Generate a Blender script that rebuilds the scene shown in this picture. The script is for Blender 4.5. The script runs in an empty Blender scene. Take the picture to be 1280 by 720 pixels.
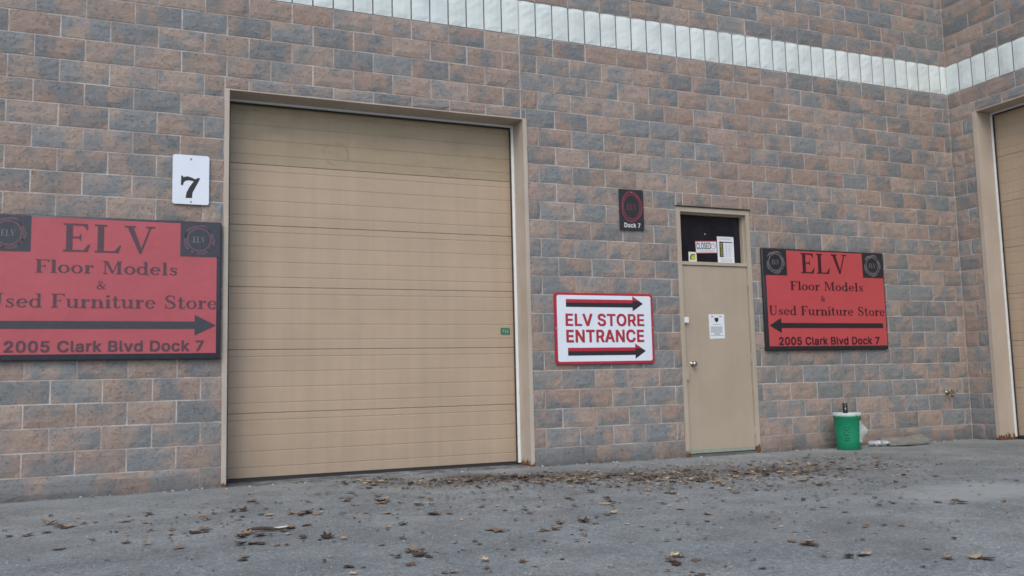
import bpy, bmesh, math, random
from mathutils import Vector, Matrix, noise
from mathutils.geometry import interpolate_bezier, tessellate_polygon
R = math.radians
random.seed(7)
scn = bpy.context.scene
COL = scn.collection

# ------------------------------------------------------------------ camera
F_PX, YAW, PIT, ROLL = 1115.58, 0.402866, 0.101467, -0.0230809
CAM = Vector((1.0516, -8.6314, 0.9369))
fw = Vector((math.sin(YAW)*math.cos(PIT), math.cos(YAW)*math.cos(PIT), math.sin(PIT)))
rt = Vector((math.cos(YAW), -math.sin(YAW), 0)); up = rt.cross(fw)
r2 = math.cos(ROLL)*rt + math.sin(ROLL)*up
u2 = -math.sin(ROLL)*rt + math.cos(ROLL)*up
cd = bpy.data.cameras.new('camera'); cam = bpy.data.objects.new('camera', cd); COL.objects.link(cam)
M = Matrix((( r2.x, u2.x, -fw.x, CAM.x), (r2.y, u2.y, -fw.y, CAM.y), (r2.z, u2.z, -fw.z, CAM.z), (0, 0, 0, 1)))
cam.matrix_world = M
cd.sensor_width = 36; cd.lens = F_PX*36/1280; cd.clip_start = .05; cd.clip_end = 500
scn.camera = cam

# ------------------------------------------------------------------ light
SUN_EL, SUN_AZ = R(48), R(215)          # azimuth measured clockwise from +Y
w = bpy.data.worlds.new("World"); scn.world = w; w.use_nodes = True
nt = w.node_tree; bg = nt.nodes['Background']
sky = nt.nodes.new('ShaderNodeTexSky'); sky.sky_type = 'NISHITA'; sky.sun_disc = False
sky.sun_elevation = SUN_EL; sky.sun_rotation = SUN_AZ; sky.dust_density = 2.0; sky.air_density = 1.0; sky.ozone_density = 1.0
nt.links.new(sky.outputs[0], bg.inputs[0]); bg.inputs[1].default_value = 0.14
sd = bpy.data.lights.new('sun', 'SUN'); sd.energy = 0.9; sd.angle = R(40); sd.color = (1, .95, .88)
sun = bpy.data.objects.new('sun', sd); COL.objects.link(sun)
sdir = Vector((math.sin(SUN_AZ)*math.cos(SUN_EL), math.cos(SUN_AZ)*math.cos(SUN_EL), math.sin(SUN_EL)))
sun.rotation_euler = sdir.to_track_quat('Z', 'Y').to_euler(); sun.location = sdir*40
scn.view_settings.view_transform = 'Standard'; scn.view_settings.look = 'None'
scn.view_settings.exposure = 0.45; scn.view_settings.gamma = 1.0
try: scn.cycles.filter_width = 1.6
except Exception: pass

# ------------------------------------------------------------------ material helpers
class NT:
    def __init__(s, name):
        s.m = bpy.data.materials.new(name); s.m.use_nodes = True; s.t = s.m.node_tree
        s.b = s.t.nodes['Principled BSDF']; s._pos = None
    def n(s, typ, **kw):
        x = s.t.nodes.new('ShaderNode'+typ)
        for k, v in kw.items(): setattr(x, k, v)
        return x
    def put(s, sock, v):
        if isinstance(v, (int, float)): sock.default_value = v
        elif isinstance(v, (tuple, list)):
            sock.default_value = (*v, 1) if len(v) == 3 and len(sock.default_value) == 4 else v
        else: s.t.links.new(v, sock)
    def pos(s):
        if not s._pos: s._pos = s.n('NewGeometry').outputs['Position']
        return s._pos
    def math(s, op, a, b=0.0, c=0.0, clamp=False):
        x = s.n('Math', operation=op); x.use_clamp = clamp
        s.put(x.inputs[0], a); s.put(x.inputs[1], b); s.put(x.inputs[2], c); return x.outputs[0]
    def vmath(s, op, a, b=(0, 0, 0)):
        x = s.n('VectorMath', operation=op); s.put(x.inputs[0], a); s.put(x.inputs[1], b); return x.outputs[0]
    def xyz(s, v):
        x = s.n('SeparateXYZ'); s.put(x.inputs[0], v); return x.outputs
    def comb(s, a, b, c):
        x = s.n('CombineXYZ'); s.put(x.inputs[0], a); s.put(x.inputs[1], b); s.put(x.inputs[2], c); return x.outputs[0]
    def noise(s, v, scale, detail=4, rough=.55, dist=0.0):
        x = s.n('TexNoise'); s.put(x.inputs['Vector'], v); x.inputs['Scale'].default_value = scale
        x.inputs['Detail'].default_value = detail; x.inputs['Roughness'].default_value = rough
        x.inputs['Distortion'].default_value = dist; return x.outputs['Fac']
    def ramp(s, v, a, b, lo=0.0, hi=1.0, smooth=True):
        x = s.n('MapRange'); x.interpolation_type = 'SMOOTHSTEP' if smooth else 'LINEAR'
        s.put(x.inputs[0], v); s.put(x.inputs[1], a); s.put(x.inputs[2], b); s.put(x.inputs[3], lo); s.put(x.inputs[4], hi)
        return x.outputs[0]
    def mix(s, f, a, b, mode='MIX'):
        x = s.n('Mix', data_type='RGBA', blend_type=mode)
        s.put(x.inputs[0], f); s.put(x.inputs[6], a); s.put(x.inputs[7], b); return x.outputs[2]
    def mul(s, col, f):
        return s.mix(1.0, col, s.comb(f, f, f), 'MULTIPLY')
    def bump(s, h, strength, dist):
        x = s.n('Bump'); x.inputs['Strength'].default_value = strength; x.inputs['Distance'].default_value = dist
        s.put(x.inputs['Height'], h); s.t.links.new(x.outputs[0], s.b.inputs['Normal'])
    def out(s, col=None, rough=None, metal=None, spec=None):
        if col is not None: s.put(s.b.inputs['Base Color'], col)
        if rough is not None: s.put(s.b.inputs['Roughness'], rough)
        if metal is not None: s.put(s.b.inputs['Metallic'], metal)
        if spec is not None: s.put(s.b.inputs['Specular IOR Level'], spec)
        return s.m

BW, BH = 0.4064, 0.2032
XC = 11.30                    # inner corner: the return wall's face
XJ = 12*BW                    # control joint
ZT = 7.1                      # top of the walls built

def mat_block(name, uofs):
    t = NT(name); p = t.pos(); X, Y, Z = t.xyz(p)
    u = t.math('DIVIDE', t.math('ADD', t.math('SUBTRACT', X, Y), uofs), BW)
    row = t.math('FLOOR', t.math('DIVIDE', Z, BH))
    par = t.math('MULTIPLY', t.math('FLOORED_MODULO', t.math('ADD', row, 100.0), 2.0), .5)
    cid = t.math('FLOOR', t.math('ADD', u, par))
    wn = t.n('TexWhiteNoise', noise_dimensions='2D'); t.t.links.new(t.comb(cid, row, 0.0), wn.inputs['Vector'])
    rnd = wn.outputs['Color']; r, g, b_ = t.xyz(rnd)
    shifted = t.vmath('ADD', t.vmath('MULTIPLY', p, (1.0, 1.0, .88)), t.vmath('MULTIPLY', rnd, (37.0, 23.0, 51.0)))
    n1 = t.noise(shifted, 3.9, 6, .52, .25)
    big = t.noise(p, .33, 2)
    f = t.math('ADD', n1, t.math('MULTIPLY', t.math('SUBTRACT', r, .5), .16))
    f = t.math('ADD', f, t.math('MULTIPLY', t.math('SUBTRACT', big, .5), .25))
    # a lighter rim: the pinkish body shows at the arrises
    f = t.ramp(f, .39, .61, .05, .90)
    fine = t.noise(p, 42, 5, .7); med = t.noise(p, 13, 4, .6)
    brown = t.mix(g, (.335, .246, .202), (.305, .245, .206))
    brown = t.mix(t.ramp(med, .35, .7), brown, (.342, .268, .224))
    blue = t.mix(b_, (.186, .208, .222), (.212, .224, .232))
    blue = t.mix(t.ramp(med, .3, .75), blue, (.170, .195, .202))
    c = t.mix(f, brown, blue)
    c = t.mul(c, t.ramp(fine, .22, .78, .89, 1.11))
    c = t.mul(c, t.ramp(g, 0, 1, .90, 1.10))
    # lime bloom in pale wisps, and splash dirt by the ground
    ef = t.math('MULTIPLY', t.ramp(t.noise(p, 1.3, 4, .6), .60, .74), t.ramp(t.noise(p, 9, 5, .7), .50, .68))
    c = t.mix(t.math('MULTIPLY', ef, .38), c, (.42, .40, .38))
    dirt = t.math('MULTIPLY', t.ramp(t.math('ADD', Z, t.math('MULTIPLY', t.noise(p, 5, 3), .2)), .08, .34, 1, 0), .50)
    c = t.mix(dirt, c, (.095, .088, .085))
    h = t.math('ADD', t.math('MULTIPLY', t.noise(t.vmath('MULTIPLY', p, (1, 1, 1.5)), 16, 6, .65, .4), 1.0), t.math('MULTIPLY', fine, .30))
    pit = t.ramp(t.noise(p, 34, 4, .7, .5), .30, .44)
    c = t.mul(c, t.ramp(pit, 0, 1, .90, 1.03))  # relief shade inside the pits, darkened into the block colour
    h = t.math('ADD', h, t.math('MULTIPLY', pit, .5))
    t.bump(h, .70, .012)
    return t.out(c, .93, spec=.25)

def mat_mortar():
    t = NT('mortar'); p = t.pos(); Z = t.xyz(p)[2]
    n = t.noise(p, 3.1, 4, .6); f = t.noise(p, 60, 3)
    c = t.mix(t.ramp(n, .38, .66), (.365, .315, .285), (.540, .500, .465))
    c = t.mul(c, t.ramp(f, .2, .8, .85, 1.15))
    c = t.mix(t.ramp(Z, .05, .3, .5, 0), c, (.14, .13, .125))
    t.bump(f, .4, .004); return t.out(c, .95, spec=.2)

def mat_whiteblock():
    t = NT('white_painted_block'); p = t.pos()
    n = t.noise(p, 14, 6, .65, .3); m = t.noise(p, 2.2, 4)
    c = t.mix(t.ramp(m, .4, .7), (.68, .745, .73), (.58, .64, .63))
    c = t.mix(t.ramp(n, .60, .75, 0, .30), c, (.42, .45, .45))
    t.bump(n, .6, .008); return t.out(c, .92, spec=.15)

def mat_paint(name, c1, c2, rust=0, rough=.55, streak=0.0, yk=None):
    t = NT(name); p = t.pos(); X, Y, Z = t.xyz(p)
    m = t.noise(p, 1.7, 4, .55); c = t.mix(t.ramp(m, .35, .68), c1, c2)
    st = t.noise(t.vmath('MULTIPLY', p, (9, 9, .5)), 1.0, 4, .6)
    if streak: c = t.mul(c, t.ramp(st, .25, .75, 1-streak, 1+streak*.4))
    f = t.noise(p, 90, 2); c = t.mul(c, t.ramp(f, .2, .8, .97, 1.03))
    if rust:
        rn = t.noise(t.vmath('MULTIPLY', p, (1, 1, .6)), 19, 5, .7)
        hgt = t.math('ADD', Z, t.math('MULTIPLY', t.math('SUBTRACT', rn, .5), rust*2.2))
        rf = t.ramp(hgt, rust*.45, rust*.75, 1, 0)
        rc = t.mix(t.ramp(t.noise(p, 55, 4, .7), .35, .65), (.045, .020, .012), (.21, .085, .03))
        c = t.mix(rf, c, rc); t.put(t.b.inputs['Roughness'], t.ramp(rf, 0, 1, rough, .95))
        t.bump(t.math('ADD', f, rf), .2, .003); return t.out(c)
    t.bump(t.math('ADD', st, t.math('MULTIPLY', f, .3)), .12, .004)
    return t.out(c, rough)

def mat_door(name, tint, smear=0.0):
    t = NT(name); p = t.pos(); X, Y, Z = t.xyz(p)
    m = t.noise(t.vmath('MULTIPLY', p, (.6, .6, 1.5)), 1.4, 4, .6)
    c = t.mix(t.ramp(m, .35, .68), tint, tuple(v*.93 for v in tint))
    st = t.noise(t.vmath('MULTIPLY', p, (7, 7, .35)), 1.0, 4, .65)
    c = t.mul(c, t.ramp(st, .25, .75, .94, 1.03))
    if smear:
        a = t.noise(t.vmath('MULTIPLY', p, (1, 1, 3)), 2.3, 5, .65)
        c = t.mix(t.math('MULTIPLY', t.ramp(a, .48, .7), smear), c, tuple(v*.68 for v in tint))
        # scuffed ring left on the old top section
        dx = t.math('SUBTRACT', X, 2.93); dz = t.math('SUBTRACT', Z, 3.27)
        rr = t.math('SQRT', t.math('ADD', t.math('MULTIPLY', dx, dx), t.math('MULTIPLY', t.math('MULTIPLY', dz, dz), 1.3)))
        ring = t.ramp(t.math('ABSOLUTE', t.math('SUBTRACT', rr, .13)), .004, .02, .35, 0)
        c = t.mix(t.math('MULTIPLY', ring, t.ramp(t.noise(p, 11, 4), .4, .6)), c, tuple(v*.45 for v in tint))
    low = t.math('MULTIPLY', t.ramp(t.math('ADD', Z, t.math('MULTIPLY', st, .3)), .1, .55, 1, 0), .25)
    c = t.mix(low, c, (.25, .22, .18))
    sc = t.math('MULTIPLY', t.ramp(t.noise(t.vmath('MULTIPLY', p, (1.2, 1, 9)), 5, 5, .75), .62, .74), t.ramp(t.noise(p, .9, 2), .45, .62))
    c = t.mix(t.math('MULTIPLY', sc, .35), c, tuple(v*.55 for v in tint))
    t.bump(t.math('ADD', t.math('MULTIPLY', t.noise(p, 120, 2), .08), t.math('MULTIPLY', t.noise(t.vmath('MULTIPLY', p, (.8, .8, 2.2)), 1.7, 3, .6), 1.0)), .35, .012)
    return t.out(c, .5)

def mat_plain(name, c, rough=.6, metal=0.0, var=.08, scale=20, bump=0.0, spec=None):
    t = NT(name); p = t.pos(); n = t.noise(p, scale, 4, .6)
    col = t.mul(c, t.ramp(n, .25, .75, 1-var, 1+var))
    if bump: t.bump(n, .5, bump)
    return t.out(col, rough, metal, spec)

def mat_asphalt():
    t = NT('asphalt'); p = t.pos(); X, Y, Z = t.xyz(p)
    big = t.noise(p, .45, 4, .6, .5); mid = t.noise(p, 2.4, 5, .6); fine = t.noise(p, 70, 3, .8); g2 = t.noise(p, 170, 2, .8)
    c = t.mix(t.ramp(big, .35, .68), (.198, .218, .218), (.243, .260, .256))
    c = t.mul(c, t.ramp(mid, .25, .75, .80, 1.16))
    vo = t.n('TexVoronoi'); t.put(vo.inputs['Vector'], p); vo.inputs['Scale'].default_value = 62
    d = vo.outputs['Distance']; vc = t.xyz(vo.outputs['Color'])[0]
    c = t.mul(c, t.ramp(fine, .25, .75, .62, 1.38))
    c = t.mul(c, t.ramp(t.noise(p, 24, 4, .75), .3, .7, .84, 1.16))
    c = t.mix(t.math('MULTIPLY', t.ramp(t.noise(p, .8, 5, .65, .6), .50, .68), .35), c, (.150, .145, .135))
    spk = t.math('MULTIPLY', t.ramp(vc, .90, .96), t.ramp(d, .25, .42, 1, 0))
    c = t.mix(t.math('MULTIPLY', spk, .75), c, (.50, .51, .50))
    dk = t.math('MULTIPLY', t.ramp(vc, .10, .04), t.ramp(d, .25, .5, 1, 0))
    c = t.mix(t.math('MULTIPLY', dk, .7), c, (.05, .052, .055))
    # worn pale apron along the dock door, humus stain under the leaf drift, pale spill on the right
    apron = t.math('MULTIPLY', t.ramp(Y, -.75, -.15), t.ramp(t.noise(p, 3, 4), .3, .7, .25, .8))
    c = t.mix(t.math('MULTIPLY', apron, .55), c, (.30, .33, .345))
    line = t.math('ADD', Y, t.math('ADD', .35, t.math('MULTIPLY', t.math('SUBTRACT', X, 2.8), .30)))
    dr = t.math('MULTIPLY', t.ramp(t.math('ABSOLUTE', line), .05, .75, 1, 0), t.math('MULTIPLY', t.ramp(X, 2.2, 3.6), t.ramp(X, 6.6, 8.4, 1, 0)))
    dr = t.math('MULTIPLY', dr, t.ramp(t.noise(p, 2.1, 5, .65), .32, .62, .1, 1))
    c = t.mix(t.math('MULTIPLY', dr, .85), c, (.088, .080, .070))
    sx = t.math('MULTIPLY', t.math('SUBTRACT', X, 7.1), .8); sy = t.math('MULTIPLY', t.math('SUBTRACT', Y, -3.70), 1.6)
    sp = t.math('SQRT', t.math('ADD', t.math('MULTIPLY', sx, sx), t.math('MULTIPLY', sy, sy)))
    sp = t.math('ADD', sp, t.math('MULTIPLY', t.math('SUBTRACT', t.noise(p, 2.5, 5, .6), .5), 1.1))
    c = t.mix(t.ramp(sp, .30, 1.05, .75, 0), c, (.34, .36, .355))
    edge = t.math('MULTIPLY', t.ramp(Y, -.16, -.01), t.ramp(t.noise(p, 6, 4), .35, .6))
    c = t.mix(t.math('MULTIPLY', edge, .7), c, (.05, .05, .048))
    # hairline cracks
    w1 = t.n('TexVoronoi', feature='DISTANCE_TO_EDGE'); w1.inputs['Scale'].default_value = .55
    t.put(w1.inputs['Vector'], t.vmath('ADD', p, t.comb(t.math('MULTIPLY', mid, .5), t.math('MULTIPLY', t.noise(p, 3.4, 4), .5), 0.0)))
    cr = t.math('MULTIPLY', t.ramp(w1.outputs[0], .002, .008, 1, 0), t.ramp(t.noise(p, .9, 2), .5, .6))
    c = t.mix(t.math('MULTIPLY', cr, .25), c, (.06, .062, .065))
    h = t.math('ADD', t.math('MULTIPLY', fine, .6), t.math('ADD', t.math('MULTIPLY', g2, .4), t.math('MULTIPLY', d, -.5)))
    t.bump(h, .7, .007)
    return t.out(c, .88, spec=.3)

def mat_leaf(name, objrand=True):
    t = NT(name); p = t.pos()
    if objrand: r = t.n('ObjectInfo').outputs['Random']
    else: r = t.noise(p, 6.5, 1, .3)
    cr = t.n('ValToRGB'); t.put(cr.inputs[0], r if objrand else t.ramp(r, .3, .7))
    e = cr.color_ramp.elements; e[0].position = 0; e[0].color = (.042, .030, .022, 1); e[1].position = 1; e[1].color = (.44, .35, .22, 1)
    for ps, c in ((.28, (.085, .058, .041, 1)), (.5, (.16, .110, .074, 1)), (.72, (.25, .175, .115, 1)), (.90, (.34, .25, .165, 1))):
        q = e.new(ps); q.color = c
    c = t.mul(cr.outputs[0], t.ramp(t.noise(p, 60, 3), .25, .75, .6, 1.4))
    return t.out(c, .8, spec=.25)

MAT = {}
MAT['block'] = mat_block('split_face_block', 0.0)
SOFS = (-(XC) + BW*100 - (-0.0) ) - (0.2120-0.0)   # lattice offset on the return wall
MAT['block_r'] = mat_block('split_face_block_return', SOFS)
MAT['mortar'] = mat_mortar(); MAT['white'] = mat_whiteblock()
MAT['frame'] = mat_paint('tan_frame_paint', (.435, .370, .305), (.49, .43, .36), rust=.115, rough=.45, streak=.06)
MAT['pdoor'] = mat_paint('tan_door_paint', (.395, .328, .252), (.42, .352, .275), rust=0, rough=.42, streak=.04)
MAT['pframe'] = mat_paint('tan_door_frame_paint', (.40, .345, .27), (.44, .385, .31), rust=.14, rough=.45, streak=.05)
MAT['section'] = mat_door('dock_door_enamel', (.455, .348, .248))
MAT['section_old'] = mat_door('dock_door_enamel_weathered', (.385, .302, .198), .4)
MAT['seal'] = mat_plain('white_vinyl_seal', (.78, .80, .80), .35, var=.05)
MAT['rubber'] = mat_plain('black_rubber', (.025, .026, .028), .6)
MAT['steel'] = mat_plain('dull_steel', (.45, .44, .42), .32, 1.0)
MAT['sealant'] = mat_plain('joint_sealant', (.43, .40, .37), .8, var=.25, scale=7)
MAT['asphalt'] = mat_asphalt()
MAT['leaf'] = mat_leaf('dry_leaf'); MAT['litter'] = mat_leaf('leaf_crumbs', False)
MAT['black'] = mat_plain('black_banner_vinyl', (.022, .022, .028), .38, var=.15)
MAT['blackL'] = mat_plain('sheen_washed_black_banner_vinyl', (.040, .042, .055), .30, var=.12)  # left banner's black, lightened to carry the sheen lying over it
MAT['redL'] = mat_plain('sheen_washed_red_banner_vinyl', (.43, .082, .100), .36, var=.05, scale=3)  # red washed out by reflected light, mixed into the base colour
def vinyl(m):
    nt_ = m.node_tree; b_ = nt_.nodes['Principled BSDF']; ge = nt_.nodes.new('ShaderNodeNewGeometry'); no = nt_.nodes.new('ShaderNodeTexNoise'); bu = nt_.nodes.new('ShaderNodeBump')
    no.inputs['Scale'].default_value = 3.2; no.inputs['Detail'].default_value = 3; bu.inputs['Strength'].default_value = .5; bu.inputs['Distance'].default_value = .02
    nt_.links.new(ge.outputs['Position'], no.inputs['Vector']); nt_.links.new(no.outputs['Fac'], bu.inputs['Height']); nt_.links.new(bu.outputs[0], b_.inputs['Normal'])
vinyl(MAT['redL'])
MAT['inkL'] = mat_plain('sheen_washed_banner_ink', (.085, .045, .060), .5, var=.1)  # lettering lifted by the same sheen, held in its colour
MAT['redR'] = mat_plain('red_banner_vinyl', (.48, .070, .078), .42, var=.05, scale=3)
vinyl(MAT['redR'])
MAT['inkR'] = mat_plain('banner_ink', (.040, .008, .014), .5, var=.1)
MAT['ringL'] = mat_plain('pink_grey_print', (.16, .085, .11), .5)
MAT['logotxt'] = mat_plain('grey_print', (.20, .19, .20), .5)
MAT['platewhite'] = mat_plain('white_sign_enamel', (.72, .78, .86), .35, var=.03, scale=4)
MAT['signred'] = mat_plain('sign_red', (.42, .018, .040), .4)
MAT['signdark'] = mat_plain('sign_dark_print', (.022, .016, .022), .45)
MAT['ink'] = mat_plain('black_print', (.018, .018, .022), .5)
MAT['logored'] = mat_plain('logo_red', (.24, .035, .055), .5)
MAT['printwhite'] = mat_plain('white_print', (.75, .75, .75), .5)
MAT['paper'] = mat_plain('white_paper', (.70, .74, .78), .7, var=.04)
MAT['paperg'] = mat_plain('grey_print_on_paper', (.30, .33, .38), .7)
MAT['yellow'] = mat_plain('yellow_print', (.50, .48, .04), .6)
MAT['glass'] = mat_plain('dark_window_glass', (.012, .012, .018), .06, var=.3, scale=5, spec=.4)
MAT['green'] = mat_plain('green_pail_plastic', (.006, .235, .115), .42, var=.08, scale=9)
MAT['greend'] = mat_plain('worn_green_print', (.004, .085, .045), .5)
MAT['lid'] = mat_plain('white_lid_plastic', (.50, .59, .56), .4)
MAT['can'] = mat_plain('black_can_paint', (.015, .015, .018), .3)
MAT['stickg'] = mat_plain('green_sticker', (.03, .17, .09), .5)
MAT['stickt'] = mat_plain('pale_green_print', (.35, .50, .40), .5)
MAT['card'] = mat_plain('wet_grey_cardboard', (.20, .20, .18), .85, var=.2, scale=9, bump=.004)
MAT['bag'] = mat_plain('clear_plastic_wrapped_paper', (.42, .44, .48), .25, var=.55, scale=34, bump=.006)
MAT['bark'] = mat_plain('dark_bark', (.055, .038, .028), .9, var=.4, scale=30, bump=.004)
MAT['pale'] = mat_plain('pale_split_wood', (.60, .58, .55), .7)
MAT['grit'] = mat_plain('pale_grit', (.42, .42, .41), .9, var=.35, scale=25)
MAT['brass'] = mat_plain('tarnished_brass', (.30, .25, .16), .4, .9, var=.3)
MAT['bandjoint'] = mat_plain('grimy_joint', (.11, .108, .105), .9, var=.3)
MAT['chalk'] = mat_plain('lime_fleck', (.55, .56, .56), .9)

# ------------------------------------------------------------------ object helpers
def link(name, data, parent=None, loc=(0, 0, 0), rot=(0, 0, 0), scale=(1, 1, 1)):
    o = bpy.data.objects.new(name, data); COL.objects.link(o)
    o.location = loc; o.rotation_euler = rot; o.scale = scale
    if parent: o.parent = parent
    return o
def tag(o, label=None, cat=None, group=None, kind=None):
    if label: o['label'] = label
    if cat: o['category'] = cat
    if group: o['group'] = group
    if kind: o['kind'] = kind
    return o
def root(name, label, cat, loc=(0, 0, 0), group=None):
    return tag(link(name, None, None, loc), label, cat, group)
def mesh(bm, name, mat, smooth=False):
    me = bpy.data.meshes.new(name); bm.to_mesh(me); bm.free()
    for m in (mat if isinstance(mat, (list, tuple)) else [mat]): me.materials.append(m)
    if smooth:
        for f in me.polygons: f.use_smooth = True
    return me
def box(bm, x0, x1, y0, y1, z0, z1, bev=0.0):
    r = bmesh.ops.create_cube(bm, size=1.0); vs = r['verts']
    for v in vs: v.co = Vector(((x0+x1)/2+v.co.x*(x1-x0), (y0+y1)/2+v.co.y*(y1-y0), (z0+z1)/2+v.co.z*(z1-z0)))
    if bev:
        es = list({e for v in vs for e in v.link_edges})
        bmesh.ops.bevel(bm, geom=es, offset=bev, segments=2, affect='EDGES', profile=.5)
def boxes(name, mat, lst, parent, bev=0.0, label=None):
    bm = bmesh.new()
    for b in lst: box(bm, *b, bev)
    o = link(name, mesh(bm, name, mat), parent)
    if label: o['label'] = label
    o_world(o, parent); return o
def o_world(o, parent):
    # geometry above is written in world coordinates: cancel the parent's offset
    if parent:
        q = parent; off = Vector((0, 0, 0))
        while q: off += q.location; q = q.parent
        o.location = o.location - off
def obj(name, bm, mat, parent=None, smooth=False, label=None):
    o = link(name, mesh(bm, name, mat, smooth), parent); o_world(o, parent)
    if label: o['label'] = label
    return o
def lathe(bm, prof, cx, cy, seg=24, axis='Z', cz=0.0, cap=True):
    rings = []
    for (r, h) in prof:
        ring = []
        for i in range(seg):
            a = 2*math.pi*i/seg; c, s = r*math.cos(a), r*math.sin(a)
            if axis == 'Z': co = (cx+c, cy+s, cz+h)
            else: co = (cx+c, cy-h, cz+s)
            ring.append(bm.verts.new(co))
        rings.append(ring)
    for a, b in zip(rings, rings[1:]):
        for i in range(seg):
            bm.faces.new((a[i], a[(i+1) % seg], b[(i+1) % seg], b[i]))
    if cap:
        bm.faces.new(rings[0]); bm.faces.new(rings[-1])
def tube(bm, pts, r, seg=8):
    rings = []
    pts = [Vector(p) for p in pts]
    for i, p in enumerate(pts):
        d = (pts[min(i+1, len(pts)-1)] - pts[max(i-1, 0)]).normalized()
        a = d.cross(Vector((0, 0, 1)) if abs(d.z) < .9 else Vector((1, 0, 0))).normalized(); b = d.cross(a)
        rr = r[i] if isinstance(r, (list, tuple)) else r
        rings.append([bm.verts.new(p + rr*(a*math.cos(2*math.pi*k/seg) + b*math.sin(2*math.pi*k/seg))) for k in range(seg)])
    for a, b in zip(rings, rings[1:]):
        for k in range(seg): bm.faces.new((a[k], a[(k+1) % seg], b[(k+1) % seg], b[k]))
    bm.faces.new(rings[0]); bm.faces.new(rings[-1])

# ------------------------------------------------------------------ lettering
class G:                                            # flat print drawn as small polygons (u, v) on a sign
    def __init__(s): s.p = []
    def poly(s, pts): s.p.append(list(pts)); return s
    def rect(s, a, b, c, d): return s.poly([(a, b), (c, b), (c, d), (a, d)])
    def path(s, pts, w):
        n = len(pts); L = []; Rr = []
        for i in range(n):
            x0, y0 = pts[max(i-1, 0)]; x1, y1 = pts[min(i+1, n-1)]
            dx, dy = x1-x0, y1-y0; l = math.hypot(dx, dy) or 1
            ww = (w[i] if isinstance(w, (list, tuple)) else w)/2
            L.append((pts[i][0]-dy/l*ww, pts[i][1]+dx/l*ww)); Rr.append((pts[i][0]+dy/l*ww, pts[i][1]-dx/l*ww))
        for i in range(n-1): s.poly([L[i], L[i+1], Rr[i+1], Rr[i]])
        return s
    def arc(s, cx, cy, rx, ry, a0, a1, thick, thin, n=16):   # vertical parts thick, horizontal parts thin
        P = []; W = []
        for i in range(n+1):
            a = R(a0+(a1-a0)*i/n); c = math.cos(a)
            P.append((cx+rx*c, cy+ry*math.sin(a))); W.append(thin+(thick-thin)*abs(c)**1.4)
        return s.path(P, W)
T, Hn, SF = .175, .062, .085       # stem, hairline, serif overhang
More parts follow.
